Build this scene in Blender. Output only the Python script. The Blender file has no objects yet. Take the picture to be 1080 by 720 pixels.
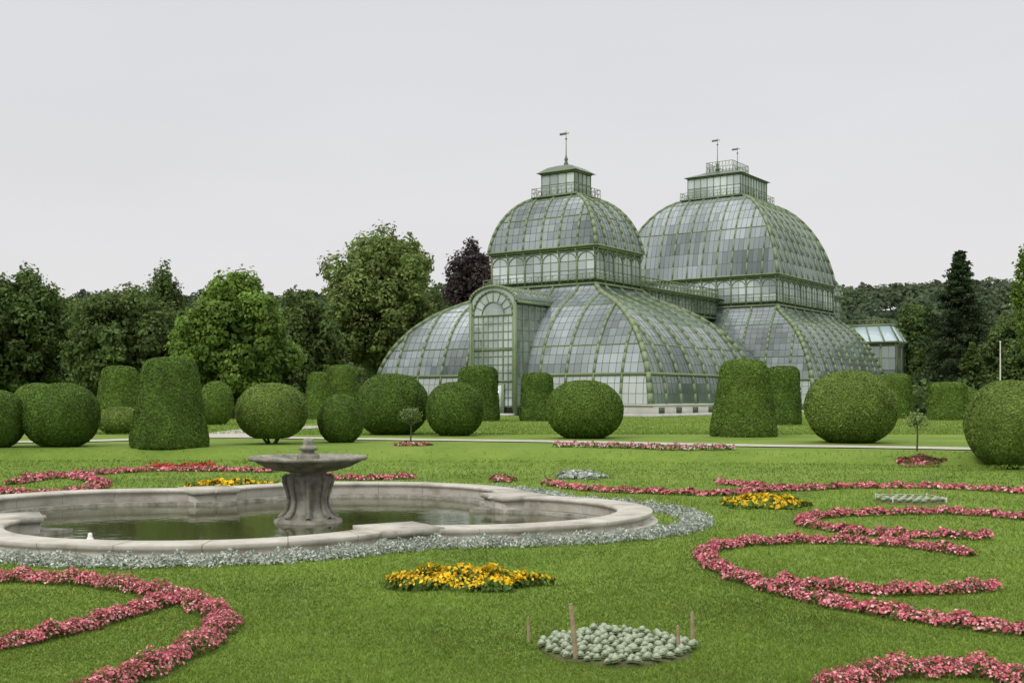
import bpy, math, numpy as np
from mathutils import Vector
rng = np.random.default_rng(11)
scn = bpy.context.scene
COL = scn.collection
F, HOR, EYE = 1200.0, 419.0, 2.0
R = math.radians

# ------------------------------------------------------------------ helpers
def terrain(x, y):
    x = np.asarray(x, float); y = np.asarray(y, float)
    top = 36 - 0.2*np.clip(x, 0, 15)
    t = np.clip((y-(top-1.7))/1.7, 0, 1)
    return 0.40*t*t*(3-2*t)

def G(px, py, dz=0.0):
    px = np.asarray(px, float); py = np.asarray(py, float)
    z = np.zeros_like(px+py)
    for _ in range(30):
        Y = F*(EYE-z-dz)/(py-HOR)
        X = (px-540)/F*Y
        z = 0.5*z+0.5*terrain(X, Y)
    return X, Y, z

def at(px, py, Y):
    return np.array([(px-540)/F*Y, Y, EYE-(py-HOR)/F*Y])

def mesh_np(name, V, q, t, C=None, smooth=False):
    me = bpy.data.meshes.new(name)
    me.vertices.add(len(V)); me.vertices.foreach_set('co', np.ascontiguousarray(V, dtype=np.float32).ravel())
    q = np.asarray(q, np.int32).reshape(-1, 4); t = np.asarray(t, np.int32).reshape(-1, 3)
    idx = np.concatenate([q.ravel(), t.ravel()])
    me.loops.add(len(idx)); me.loops.foreach_set('vertex_index', idx)
    st = np.concatenate([np.arange(len(q))*4, 4*len(q)+np.arange(len(t))*3]).astype(np.int32)
    me.polygons.add(len(st)); me.polygons.foreach_set('loop_start', st)
    if C is not None:
        a = me.color_attributes.new('Col', 'FLOAT_COLOR', 'POINT')
        rgba = np.ones((len(V), 4), np.float32); rgba[:, :3] = C
        a.data.foreach_set('color', rgba.ravel())
    if smooth:
        me.polygons.foreach_set('use_smooth', np.ones(len(st), bool))
    me.update(calc_edges=True); me.validate()
    return me

class MB:
    def __init__(s): s.v=[]; s.q=[]; s.t=[]; s.c=[]; s.n=0
    def add(s, V, q=None, t=None, col=(1, 1, 1)):
        V = np.asarray(V, float).reshape(-1, 3)
        s.v.append(V)
        c = np.empty((len(V), 3)); c[:] = np.asarray(col, float); s.c.append(c)
        if q is not None and len(q): s.q.append(np.asarray(q, int).reshape(-1, 4)+s.n)
        if t is not None and len(t): s.t.append(np.asarray(t, int).reshape(-1, 3)+s.n)
        s.n += len(V)
    def build(s, name, mat, parent=None, origin=None, smooth=False):
        V = np.concatenate(s.v)
        if origin is None:
            origin = parent_origin(parent)
        V = V-np.asarray(origin, float)
        q = np.concatenate(s.q) if s.q else np.zeros((0, 4), int)
        t = np.concatenate(s.t) if s.t else np.zeros((0, 3), int)
        me = mesh_np(name, V, q, t, np.concatenate(s.c), smooth)
        me.materials.append(mat)
        o = bpy.data.objects.new(name, me); COL.objects.link(o)
        if parent is not None: o.parent = parent
        return o

def parent_origin(p):
    if p is None or p.get('loc0') is None: return (0, 0, 0)
    return tuple(p['loc0'])

def empty(name, loc, rz=0):
    o = bpy.data.objects.new(name, None); COL.objects.link(o)
    o.location = loc; o.rotation_euler = (0, 0, rz); o.empty_display_size = 0.3
    return o
def tag(o, label=None, cat=None, group=None, kind=None):
    if label: o['label'] = label
    if cat: o['category'] = cat
    if group: o['group'] = group
    if kind: o['kind'] = kind
    return o

def box(m, c, s, col=(1, 1, 1), rz=0.0):
    x, y, z = c; a, b, h = s[0]/2, s[1]/2, s[2]/2; cr, sr = math.cos(rz), math.sin(rz)
    V = [(x+i*a*cr-j*b*sr, y+i*a*sr+j*b*cr, z+k*h) for k in (-1, 1) for j in (-1, 1) for i in (-1, 1)]
    m.add(V, [(0, 2, 3, 1), (4, 5, 7, 6), (0, 1, 5, 4), (2, 6, 7, 3), (0, 4, 6, 2), (1, 3, 7, 5)], col=col)

def bars(m, P0, P1, w, h=None, col=(1, 1, 1)):
    P0 = np.asarray(P0, float).reshape(-1, 3); P1 = np.asarray(P1, float).reshape(-1, 3)
    if len(P0) == 0: return
    if h is None: h = w
    d = P1-P0; L = np.linalg.norm(d, axis=1); k = L > 1e-5
    P0, P1, d, L = P0[k], P1[k], d[k], L[k]
    n = len(P0)
    if n == 0: return
    d = d/L[:, None]
    up = np.tile(np.array([0, 0, 1.0]), (n, 1)); up[np.abs(d[:, 2]) > .97] = (0.3, 1, 0)
    s = np.cross(d, up); s /= np.linalg.norm(s, axis=1)[:, None]
    u = np.cross(s, d)
    V = np.empty((n, 8, 3))
    i = 0
    for P in (P0, P1):
        for (a, b) in ((-1, -1), (1, -1), (1, 1), (-1, 1)):
            V[:, i] = P+s*a*w/2+u*b*h/2; i += 1
    q = np.array([(3, 2, 1, 0), (4, 5, 6, 7), (0, 1, 5, 4), (1, 2, 6, 5), (2, 3, 7, 6), (3, 0, 4, 7)])
    Q = (np.arange(n)*8)[:, None, None]+q[None]
    m.add(V.reshape(-1, 3), Q.reshape(-1, 4), col=col)

def polybar(m, pts, w, h=None):
    pts = np.asarray(pts, float); bars(m, pts[:-1], pts[1:], w, h)

def lathe(m, prof, n=32, c=(0, 0, 0), flute=None, col=(1, 1, 1), cap=True):
    prof = np.asarray(prof, float); a = np.arange(n)*2*math.pi/n
    V = []
    for i, (r, z) in enumerate(prof):
        k = 1.0
        if flute is not None: k = 1+flute[i]*np.abs(np.cos(4*a))-flute[i]*.6
        V.append(np.stack([c[0]+r*k*np.cos(a), c[1]+r*k*np.sin(a), np.full(n, c[2]+z)], 1))
    V = np.concatenate(V); q = []
    for i in range(len(prof)-1):
        for j in range(n):
            jj = (j+1) % n
            q.append((i*n+j, i*n+jj, (i+1)*n+jj, (i+1)*n+j))
    t = []
    if cap:
        V = np.concatenate([V, [[c[0], c[1], c[2]+prof[0][1]], [c[0], c[1], c[2]+prof[-1][1]]]])
        k = len(prof)*n; e = (len(prof)-1)*n
        for j in range(n):
            jj = (j+1) % n
            t.append((k, jj, j)); t.append((k+1, e+j, e+jj))
    m.add(V, q, t, col=col)

def tube(m, pts, rad, n=8, col=(1, 1, 1)):
    pts = np.asarray(pts, float); a = np.arange(n)*2*math.pi/n; V = []
    for i, p in enumerate(pts):
        d = pts[min(i+1, len(pts)-1)]-pts[max(i-1, 0)]; d /= np.linalg.norm(d)
        s = np.cross(d, (0.2, 1, 0.1)); s /= np.linalg.norm(s); u = np.cross(s, d)
        V.append(p+rad[i]*(np.cos(a)[:, None]*s+np.sin(a)[:, None]*u))
    q = [(i*n+j, i*n+(j+1) % n, (i+1)*n+(j+1) % n, (i+1)*n+j) for i in range(len(pts)-1) for j in range(n)]
    m.add(np.concatenate(V), q, col=col)

def unit(v): return v/np.maximum(np.linalg.norm(v, axis=-1, keepdims=True), 1e-9)

def leaves(m, P, size, N, col, aspect=.6):
    n = len(P); N = unit(N)
    t = unit(np.cross(N, rng.normal(size=(n, 3)))); b = np.cross(N, t)
    size = np.broadcast_to(size, (n,))[:, None]
    bend = N*size*.25
    V = np.stack([P+t*size-bend, P+b*size*aspect, P-t*size-bend, P-b*size*aspect], 1)
    C = np.repeat(np.broadcast_to(col, (n, 3)), 4, axis=0)
    m.add(V.reshape(-1, 3), np.arange(4*n).reshape(-1, 4), col=C)

def pick(pal, n, var=.18):
    pal = np.asarray(pal, float); c = pal[rng.integers(0, len(pal), n)]
    return np.clip(c*(1+rng.normal(0, var, (n, 1))), .003, .95)

def sph(n):
    return unit(rng.normal(size=(n, 3)))

# ------------------------------------------------------------------ materials
def newmat(name):
    m = bpy.data.materials.new(name); m.use_nodes = True
    nt = m.node_tree; b = nt.nodes['Principled BSDF']
    return m, nt, b
def N(nt, typ, **k):
    n = nt.nodes.new(typ)
    for a, v in k.items(): setattr(n, a, v)
    return n

def mat_attr(name, rough=.6, spec=.25, nscale=3.0, amt=.35, transl=0.0, bump=0):
    m, nt, b = newmat(name)
    a = N(nt, 'ShaderNodeAttribute', attribute_name='Col')
    tc = N(nt, 'ShaderNodeTexCoord'); no = N(nt, 'ShaderNodeTexNoise')
    no.inputs['Scale'].default_value = nscale; no.inputs['Detail'].default_value = 4
    nt.links.new(tc.outputs['Object'], no.inputs['Vector'])
    mr = N(nt, 'ShaderNodeMapRange'); mr.inputs[1].default_value = .3; mr.inputs[2].default_value = .7
    mr.inputs[3].default_value = 1-amt; mr.inputs[4].default_value = 1+amt
    nt.links.new(no.outputs['Fac'], mr.inputs[0])
    mx = N(nt, 'ShaderNodeVectorMath', operation='SCALE')
    nt.links.new(a.outputs['Color'], mx.inputs[0]); nt.links.new(mr.outputs[0], mx.inputs['Scale'])
    nt.links.new(mx.outputs[0], b.inputs['Base Color'])
    b.inputs['Roughness'].default_value = rough; b.inputs['Specular IOR Level'].default_value = spec
    if transl > 0:
        tr = N(nt, 'ShaderNodeBsdfTranslucent'); nt.links.new(mx.outputs[0], tr.inputs['Color'])
        mix = N(nt, 'ShaderNodeMixShader'); mix.inputs[0].default_value = transl
        nt.links.new(b.outputs[0], mix.inputs[1]); nt.links.new(tr.outputs[0], mix.inputs[2])
        nt.links.new(mix.outputs[0], nt.nodes['Material Output'].inputs['Surface'])
    if bump:
        bp = N(nt, 'ShaderNodeBump'); bp.inputs['Strength'].default_value = bump
        nt.links.new(no.outputs['Fac'], bp.inputs['Height']); nt.links.new(bp.outputs[0], b.inputs['Normal'])
    return m

def mat_noise(name, stops, scale, rough=.7, spec=.3, bump=.3, detail=8, bscale=None, metallic=0):
    m, nt, b = newmat(name)
    tc = N(nt, 'ShaderNodeTexCoord'); no = N(nt, 'ShaderNodeTexNoise')
    no.inputs['Scale'].default_value = scale; no.inputs['Detail'].default_value = detail
    no.inputs['Roughness'].default_value = .65
    nt.links.new(tc.outputs['Object'], no.inputs['Vector'])
    r = N(nt, 'ShaderNodeValToRGB'); el = r.color_ramp.elements
    el[0].position = stops[0][0]; el[0].color = (*stops[0][1], 1)
    el[1].position = stops[-1][0]; el[1].color = (*stops[-1][1], 1)
    for p, c in stops[1:-1]:
        e = el.new(p); e.color = (*c, 1)
    nt.links.new(no.outputs['Fac'], r.inputs['Fac']); nt.links.new(r.outputs['Color'], b.inputs['Base Color'])
    b.inputs['Roughness'].default_value = rough; b.inputs['Specular IOR Level'].default_value = spec
    b.inputs['Metallic'].default_value = metallic
    if bump:
        n2 = N(nt, 'ShaderNodeTexNoise'); n2.inputs['Scale'].default_value = bscale or scale*6; n2.inputs['Detail'].default_value = 6
        nt.links.new(tc.outputs['Object'], n2.inputs['Vector'])
        bp = N(nt, 'ShaderNodeBump'); bp.inputs['Strength'].default_value = bump; bp.inputs['Distance'].default_value = .03
        nt.links.new(n2.outputs['Fac'], bp.inputs['Height']); nt.links.new(bp.outputs[0], b.inputs['Normal'])
    return m

M_leaf = mat_attr('foliage', .6, .15, .35, .3, .35)
M_topi = mat_attr('clipped_foliage', .6, .15, 1.2, .2, .25)
M_flow = mat_attr('petals', .6, .2, 2.0, .15, .25)
M_bark = mat_noise('bark', [(.3, (.05, .04, .03)), (.7, (.13, .11, .09))], 4, .9, .1, .6)
M_stone = mat_noise('weathered_stone', [(.25, (.18, .165, .13)), (.42, (.37, .35, .295)), (.6, (.47, .45, .39)), (.8, (.55, .53, .475))], 1.9, .85, .2, .4, 10)
M_stone_d = mat_noise('dark_weathered_stone', [(.25, (.07, .066, .055)), (.5, (.20, .19, .155)), (.75, (.36, .34, .29))], 4.5, .85, .2, .5, 10)
M_plinth = mat_noise('plinth_stone', [(.3, (.44, .43, .40)), (.7, (.60, .59, .56))], .8, .8, .2, .2)
M_metal = mat_noise('green_painted_iron', [(.3, (.145, .20, .10)), (.7, (.22, .275, .15))], .7, .5, .35, .1)
M_metal_d = mat_noise('dark_green_iron', [(.3, (.075, .105, .065)), (.7, (.115, .15, .09))], .7, .5, .35, .1)
M_wood = mat_noise('stake_wood', [(.3, (.22, .16, .095)), (.7, (.42, .33, .22))], 9, .8, .2, .3)
M_white = mat_noise('white_paint', [(.3, (.65, .65, .63)), (.7, (.8, .8, .78))], 3, .5, .3, .05)
M_soil = mat_noise('bed_soil', [(.3, (.075, .085, .035)), (.7, (.14, .14, .07))], 12, .95, .1, .8)
M_gravel = mat_noise('gravel', [(.3, (.33, .31, .26)), (.7, (.47, .445, .39))], 3, .95, .1, .5)
M_core = mat_noise('dark_hill_green', [(.3, (.03, .045, .02)), (.7, (.05, .075, .03))], 3, .9, .1, .5)  # mottled dark green of the hill ground
M_dark = mat_noise('dark_interior', [(.3, (.05, .065, .055)), (.7, (.09, .11, .09))], .8, .5, .3, 0)
M_glass, nt, b = newmat('greenhouse_glass')
a = N(nt, 'ShaderNodeAttribute', attribute_name='Col'); nt.links.new(a.outputs['Color'], b.inputs['Base Color'])
b.inputs['Roughness'].default_value = .12; b.inputs['Specular IOR Level'].default_value = .9
# lawn
M_lawn, nt, b = newmat('mown_lawn')
tc = N(nt, 'ShaderNodeTexCoord')
n1 = N(nt, 'ShaderNodeTexNoise'); n1.inputs['Scale'].default_value = .30; n1.inputs['Detail'].default_value = 10; n1.inputs['Roughness'].default_value = .72
n2 = N(nt, 'ShaderNodeTexNoise'); n2.inputs['Scale'].default_value = 7; n2.inputs['Detail'].default_value = 10; n2.inputs['Roughness'].default_value = .85
for n in (n1, n2): nt.links.new(tc.outputs['Object'], n.inputs['Vector'])
ad = N(nt, 'ShaderNodeMath', operation='ADD'); nt.links.new(n1.outputs['Fac'], ad.inputs[0]); nt.links.new(n2.outputs['Fac'], ad.inputs[1])
rp = N(nt, 'ShaderNodeValToRGB')
hf = N(nt, 'ShaderNodeMath', operation='MULTIPLY'); hf.inputs[1].default_value = .5
nt.links.new(ad.outputs[0], hf.inputs[0]); nt.links.new(hf.outputs[0], rp.inputs['Fac'])
e = rp.color_ramp.elements; e[0].position = .37; e[0].color = (.085, .145, .022, 1); e[1].position = .64; e[1].color = (.205, .275, .052, 1)
x = e.new(.5); x.color = (.14, .212, .034, 1)
nt.links.new(rp.outputs['Color'], b.inputs['Base Color']); b.inputs['Roughness'].default_value = .9; b.inputs['Specular IOR Level'].default_value = .1
n3 = N(nt, 'ShaderNodeTexNoise'); n3.inputs['Scale'].default_value = 40; n3.inputs['Detail'].default_value = 4
nt.links.new(tc.outputs['Object'], n3.inputs['Vector'])
bp = N(nt, 'ShaderNodeBump'); bp.inputs['Strength'].default_value = .7; bp.inputs['Distance'].default_value = .03
nt.links.new(n3.outputs['Fac'], bp.inputs['Height']); nt.links.new(bp.outputs[0], b.inputs['Normal'])
# water
M_water, nt, b = newmat('pond_water')
b.inputs['Base Color'].default_value = (.05, .054, .02, 1); b.inputs['Roughness'].default_value = .04
tc = N(nt, 'ShaderNodeTexCoord'); n1 = N(nt, 'ShaderNodeTexNoise'); n1.inputs['Scale'].default_value = 4; n1.inputs['Detail'].default_value = 4
nt.links.new(tc.outputs['Object'], n1.inputs['Vector'])
bp = N(nt, 'ShaderNodeBump'); bp.inputs['Strength'].default_value = .16; bp.inputs['Distance'].default_value = .02
nt.links.new(n1.outputs['Fac'], bp.inputs['Height']); nt.links.new(bp.outputs[0], b.inputs['Normal'])

# ------------------------------------------------------------------ fountain geometry and ground
FC = np.array([-3.78, 19.1]); QROT = R(-15); SX = 1.14
def quat(phi, off):
    p = (phi-QROT+math.pi/4) % (math.pi/2)-math.pi/4
    d, r = 2.5, 2.8+off
    return d*np.cos(p)+np.sqrt(r*r-(d*np.sin(p))**2)
def qxy(ph, off):
    r = quat(ph, off); return FC[0]+SX*r*np.cos(ph), FC[1]+r*np.sin(ph)
NS = 360
phi = np.arange(NS)*2*math.pi/NS+QROT+math.pi/4
radii = list(np.arange(7.4, 46, .45))
while radii[-1] < 4500: radii.append(radii[-1]*1.22)
rings = []
x, y = qxy(phi, .05); rings.append(np.stack([x, y, np.zeros(NS)], 1))
X7, Y7 = FC[0]+7.4*np.cos(phi), FC[1]+7.4*np.sin(phi)
rings.append(np.stack([x*.5+X7*.5, y*.5+Y7*.5, np.zeros(NS)], 1))
for rr in radii:
    X = FC[0]+rr*np.cos(phi); Y = FC[1]+rr*np.sin(phi)
    rings.append(np.stack([X, Y, terrain(X, Y)], 1))
V = np.concatenate(rings); K = len(rings)
i, j = np.meshgrid(np.arange(K-1), np.arange(NS), indexing='ij'); jj = (j+1) % NS
q = np.stack([i*NS+j, i*NS+jj, (i+1)*NS+jj, (i+1)*NS+j], -1).reshape(-1, 4)[:, ::-1]
m = MB(); m.add(V, q); lawn = m.build('lawn', M_lawn, smooth=True); tag(lawn, kind='structure')

# hills
hx = np.linspace(-900, 900, 120); hy = np.linspace(250, 1400, 60)
HX, HY = np.meshgrid(hx, hy)
def hill(X, Y):
    t = np.clip((Y-255)/230, 0, 1); s = t*t*(3-2*t)
    return -0.6+s*(38+2.5*np.sin(X*.013+1)+2.0*np.sin(X*.031+.5)+3*np.clip(X/200, -1, 1))
HZ = hill(HX, HY)
i, j = np.meshgrid(np.arange(59), np.arange(119), indexing='ij')
q = np.stack([i*120+j, i*120+j+1, (i+1)*120+j+1, (i+1)*120+j], -1).reshape(-1, 4)
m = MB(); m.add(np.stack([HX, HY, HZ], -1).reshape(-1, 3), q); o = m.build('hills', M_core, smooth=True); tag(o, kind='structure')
# far forest
m = MB()
for k in range(1250):
    y = rng.uniform(275, 505); x = rng.uniform(-.56, .56)*y
    if -.12*y < x < .27*y and k % 3: continue
    z = float(hill(x, y)); h = rng.uniform(9, 12.5); r = rng.uniform(4.5, 7.5)
    n = 170; d = sph(n); d[:, 2] = np.abs(d[:, 2])*1.2-.25
    P = np.array([x, y, z+h*.5])+d*np.array([r, r, h*.5])*rng.uniform(.8, 1.05, (n, 1))
    base = np.array([(.075, .105, .045), (.09, .125, .05), (.07, .10, .05), (.10, .13, .055)][k % 4])*rng.uniform(.85, 1.15)
    base = base*.85+np.array([.012, .017, .016])  # slight greyish distance haze mixed into the leaf colour
    leaves(m, P, rng.uniform(.6, 1.2, n), d+.4*rng.normal(size=(n, 3)), base*rng.uniform(.85, 1.15, (n, 1)), .8)
o = m.build('far_forest', M_leaf); tag(o, 'dark wooded ridge filling the horizon behind the glasshouse', 'forest', kind='stuff')

# path
def catmull(P, n=12):
    P = np.asarray(P, float); P = np.vstack([2*P[0]-P[1], P, 2*P[-1]-P[-2]]); out = []
    for i in range(1, len(P)-2):
        t = np.linspace(0, 1, n, endpoint=False)[:, None]
        a, b_, c, d = P[i-1], P[i], P[i+1], P[i+2]
        out.append(.5*((2*b_)+(c-a)*t+(2*a-5*b_+4*c-d)*t**2+(3*b_-a-3*c+d)*t**3))
    return np.vstack(out+[P[-2][None]])
def strip(name, pts, w, mat, dz):
    x, y, z = G([p[0] for p in pts], [p[1] for p in pts])
    c = catmull(np.stack([x, y], 1), 14)
    d = np.gradient(c, axis=0); d = unit(d); nrm = np.stack([-d[:, 1], d[:, 0]], 1)
    rows = []
    for s in np.linspace(-.5, .5, 5):
        p = c+nrm*w*s; rows.append(np.stack([p[:, 0], p[:, 1], terrain(p[:, 0], p[:, 1])+dz], 1))
    V = np.concatenate(rows); n = len(c)
    q = [(k*n+i, k*n+i+1, (k+1)*n+i+1, (k+1)*n+i) for k in range(4) for i in range(n-1)]
    m = MB(); m.add(V, q); o = m.build(name, mat); return tag(o, kind='structure')
strip('gravel_path', [(-160, 467), (60, 466), (230, 461.5), (400, 463.5), (590, 466), (780, 470), (900, 471.5), (1040, 474), (1200, 477)], 1.7, M_gravel, .03)
strip('side_path', [(226, 462), (300, 452), (420, 447)], 3.0, M_gravel, .036)

# fountain
fr = empty('fountain', (FC[0], FC[1], 0)); fr['loc0'] = (FC[0], FC[1], 0.0)
tag(fr, 'stone fountain with shallow bowl on carved pedestal in a lobed basin', 'fountain')
prof = np.array([(.16, -.1), (.16, .045), (.155, .05), (.07, .055), (.05, .06), (.045, .115), (.05, .12), (.085, .145), (.09, .15), (.09, .195), (.08, .205), (-.36, .21), (-.40, .20), (-.41, .16), (-.37, .14), (-.36, .08), (-.36, -.5)])
m = MB(); nb = 36
per = np.linspace(0, 2*math.pi, nb+1)+QROT+math.pi/4
for k in range(nb):
    g = .0007
    ph = np.linspace(per[k]+g, per[k+1]-g, 9); jit = rng.normal(0, .002)
    rows = []
    for off, z in prof:
        x, y = qxy(ph, off)
        rows.append(np.stack([x, y, np.full(9, z+(jit if z > 0 else 0))], 1))
    V = np.concatenate(rows); n = 9
    q = [(i*n+j, i*n+j+1, (i+1)*n+j+1, (i+1)*n+j) for i in range(len(prof)-1) for j in range(8)]
    m.add(V, q)
    for s in (0, 8):
        e = [i*n+s for i in range(len(prof))]
        c0 = V[e].mean(0); m.add(np.vstack([V[e], [c0]]), t=[(i, (i+1) % len(e), len(e)) for i in range(len(e))])
rim = m.build('basin_rim', M_stone, fr)
for k in range(4):
    a = QROT+math.pi/4+k*math.pi/2; x, y = qxy(np.array(a), -.05); rz = math.atan2(float(y)-FC[1], float(x)-FC[0])
    m = MB(); box(m, (float(x), float(y), -.14), (.84, .84, .72-.015), rz=rz); box(m, (float(x), float(y), .1775), (.94, .94, .085), rz=rz)
    m.build('corner_block', M_stone, rim, (FC[0], FC[1], 0.0))
m = MB()
for off0, off1, z in ((-.34, -.62, -.02),):
    a0 = np.stack([*qxy(phi, off0), np.full(NS, z)], 1); a1 = np.stack([*qxy(phi, off1), np.full(NS, z)], 1); a2 = a1-(0, 0, .5)
    V = np.concatenate([a0, a1, a2]); q = [(r*NS+j, r*NS+(j+1) % NS, (r+1)*NS+(j+1) % NS, (r+1)*NS+j) for r in range(2) for j in range(NS)]
    m.add(V, q)
m.build('inner_step', M_stone_d, fr)
m = MB(); V = np.stack([*qxy(phi, -.25), np.full(NS, -.495)], 1)
m.add(np.vstack([V, [[FC[0], FC[1], -.495]]]), t=[(j, (j+1) % NS, NS) for j in range(NS)]); m.build('basin_floor', M_stone_d, fr)
c = (-3.42, FC[1], -.06)
m = MB()
pp = [(.60, -.4), (.60, -.05), (.58, -.03), (.56, .02), (.48, .05), (.42, .08), (.36, .13), (.315, .2), (.295, .3), (.295, .38), (.315, .48), (.34, .58), (.365, .66), (.37, .72), (.33, .77), (.29, .80), (.37, .83)]
fl = [0, 0, 0, .02, .10, .14, .15, .15, .15, .15, .15, .15, .15, .12, .06, 0, 0]
lathe(m, pp, 64, c, fl); m.build('pedestal', M_stone_d, fr, smooth=True)
m = MB()
for k in range(8):
    a = k*math.pi/4+R(10); d = np.array([math.cos(a), math.sin(a), 0]); b0 = np.array(c)
    tube(m, [b0+d*.34+(0, 0, .77), b0+d*.395+(0, 0, .72), b0+d*.39+(0, 0, .64), b0+d*.355+(0, 0, .52), b0+d*.315+(0, 0, .33), b0+d*.36+(0, 0, .17), b0+d*.47+(0, 0, .05)], [.035, .05, .045, .035, .03, .04, .05], 8)
m.build('pedestal_scrolls', M_stone_d, fr, smooth=True)
m = MB()
bp_ = [(.30, .82), (.48, .84), (.70, .90), (.86, .98), (.92, 1.01), (.97, 1.015), (.995, 1.045), (.98, 1.075), (.90, 1.075), (.86, 1.05), (.6, .98), (.2, .95)]
lathe(m, bp_, 72, c); m.build('bowl', M_stone_d, fr, smooth=True)
m = MB()
lathe(m, [(.19, .93), (.19, 1.09), (.17, 1.11), (.11, 1.13), (.10, 1.16), (.155, 1.18), (.165, 1.215), (.12, 1.24), (.08, 1.26), (.085, 1.29), (.095, 1.32), (.08, 1.36), (.03, 1.38)], 32, c)
m.build('finial', M_stone_d, fr, smooth=True)
m = MB(); V = np.stack([*qxy(phi, -.34), np.full(NS, -.075)], 1)
m.add(np.vstack([V, [[FC[0], FC[1], -.075]]]), t=[(j, (j+1) % NS, NS) for j in range(NS)])
tag(m.build('pool_water', M_water), kind='structure')
x, y = at(95, 573, 1200*2.07/(573-HOR))[:2]
m = MB(); zb = -.076
lathe(m, [(.09, zb), (.09, zb+.05), (.05, zb+.07), (.03, zb+.11), (.03, zb+.15), (.01, zb+.16)], 16, (x, y, 0))
lathe(m, [(.14, zb), (.14, zb+.025), (.1, zb+.035)], 16, (x, y, 0))
tag(m.build('water_nozzle', M_white, smooth=True), 'small white water nozzle poking out of the fountain pool', 'nozzle')

# ------------------------------------------------------------------ grass blades
n = 400000
px = rng.uniform(-140, 1220, n); py = 476+rng.power(1.25, n)*254
X, Y, Z = G(px, py)
Y2 = 49+rng.random(90000)**1.4*46; X2 = rng.uniform(-.5, .5, 90000)*Y2
X = np.concatenate([X, X2]); Y = np.concatenate([Y, Y2]); Z = np.concatenate([Z, terrain(X2, Y2)])
rad = np.hypot((X-FC[0])/SX, Y-FC[1]); ang = np.arctan2(Y-FC[1], (X-FC[0])/SX)
k = rad > quat(ang, .2)
X, Y, Z = X[k], Y[k], Z[k]; n = len(X)
s = np.clip((Y/9.0)**.7, .8, 3.2)
patch = .5+.25*np.sin(X*1.3+np.sin(Y*.9)*2)*np.sin(Y*1.1+np.sin(X*.7)*2)+.25*np.sin(X*4.1+np.sin(Y*3.3)*2)*np.sin(Y*3.7+np.sin(X*2.9)*2)
big = .5+.5*np.sin(X*.45+np.sin(Y*.31)*2+1)*np.sin(Y*.37+np.sin(X*.23)*2)
h = rng.uniform(.012, .034, n)*s*(.75+.5*patch); w = rng.uniform(.0042, .008, n)*s
a = rng.uniform(0, 6.283, n); lean = rng.uniform(.2, 1.3, n)*h; la = rng.uniform(0, 6.283, n)
P = np.stack([X, Y, Z-.004], 1); d = np.stack([np.cos(a), np.sin(a), 0*a], 1)
tip = P+np.stack([lean*np.cos(la), lean*np.sin(la), h], 1)
V = np.stack([P-d*w[:, None], P+d*w[:, None], tip], 1).reshape(-1, 3)
c = pick([(.14, .228, .03), (.165, .255, .036), (.12, .20, .027), (.21, .28, .055), (.175, .25, .042)], n, .16)*((.80+.32*patch)*(.86+.28*big))[:, None]
m = MB(); m.add(V, t=np.arange(3*n).reshape(-1, 3), col=np.repeat(c, 3, 0))
tag(m.build('grass', mat_attr('grass_blades', .6, .2, .6, .22, .35)), 'short mown grass of the parterre lawn', 'grass', kind='stuff')

# ------------------------------------------------------------------ flower beds
PINK = [(.60, .12, .17), (.72, .24, .28), (.52, .08, .13), (.77, .40, .42), (.64, .18, .22)]
RED = [(.55, .04, .04), (.48, .03, .04), (.6, .1, .07)]
YEL = [(.80, .50, .012), (.85, .60, .02), (.70, .40, .01)]
GRN = [(.10, .17, .03), (.13, .20, .04), (.08, .13, .025)]
BRZ = [(.12, .16, .04), (.16, .09, .05), (.09, .13, .03)]
SIL = [(.47, .50, .45), (.38, .42, .36), (.55, .58, .54), (.28, .33, .26)]

def bed_points(c, w, h, n):
    seg = np.linalg.norm(np.diff(c, axis=0), axis=1); L = np.concatenate([[0], np.cumsum(seg)])
    s = rng.uniform(0, L[-1], n); x = np.interp(s, L, c[:, 0]); y = np.interp(s, L, c[:, 1])
    d = unit(np.gradient(c, axis=0)); nx = np.interp(s, L, -d[:, 1]); ny = np.interp(s, L, d[:, 0])
    ww = w*(1+.20*np.sin(s*7.3)+.14*np.sin(s*17.1+1)); hh = h*(1+.18*np.sin(s*9.1+2)+.16*np.sin(s*21.7))
    o = rng.uniform(-1, 1, n)
    P = np.stack([x+nx*o*ww/2, y+ny*o*ww/2, np.zeros(n)], 1)
    top = hh*np.sqrt(np.clip(1-o*o*.85, .05, 1))
    P[:, 2] = terrain(P[:, 0], P[:, 1])
    Nn = np.stack([nx*o, ny*o, np.full(n, .8)], 1)
    return P, top, Nn, L[-1]
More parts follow.
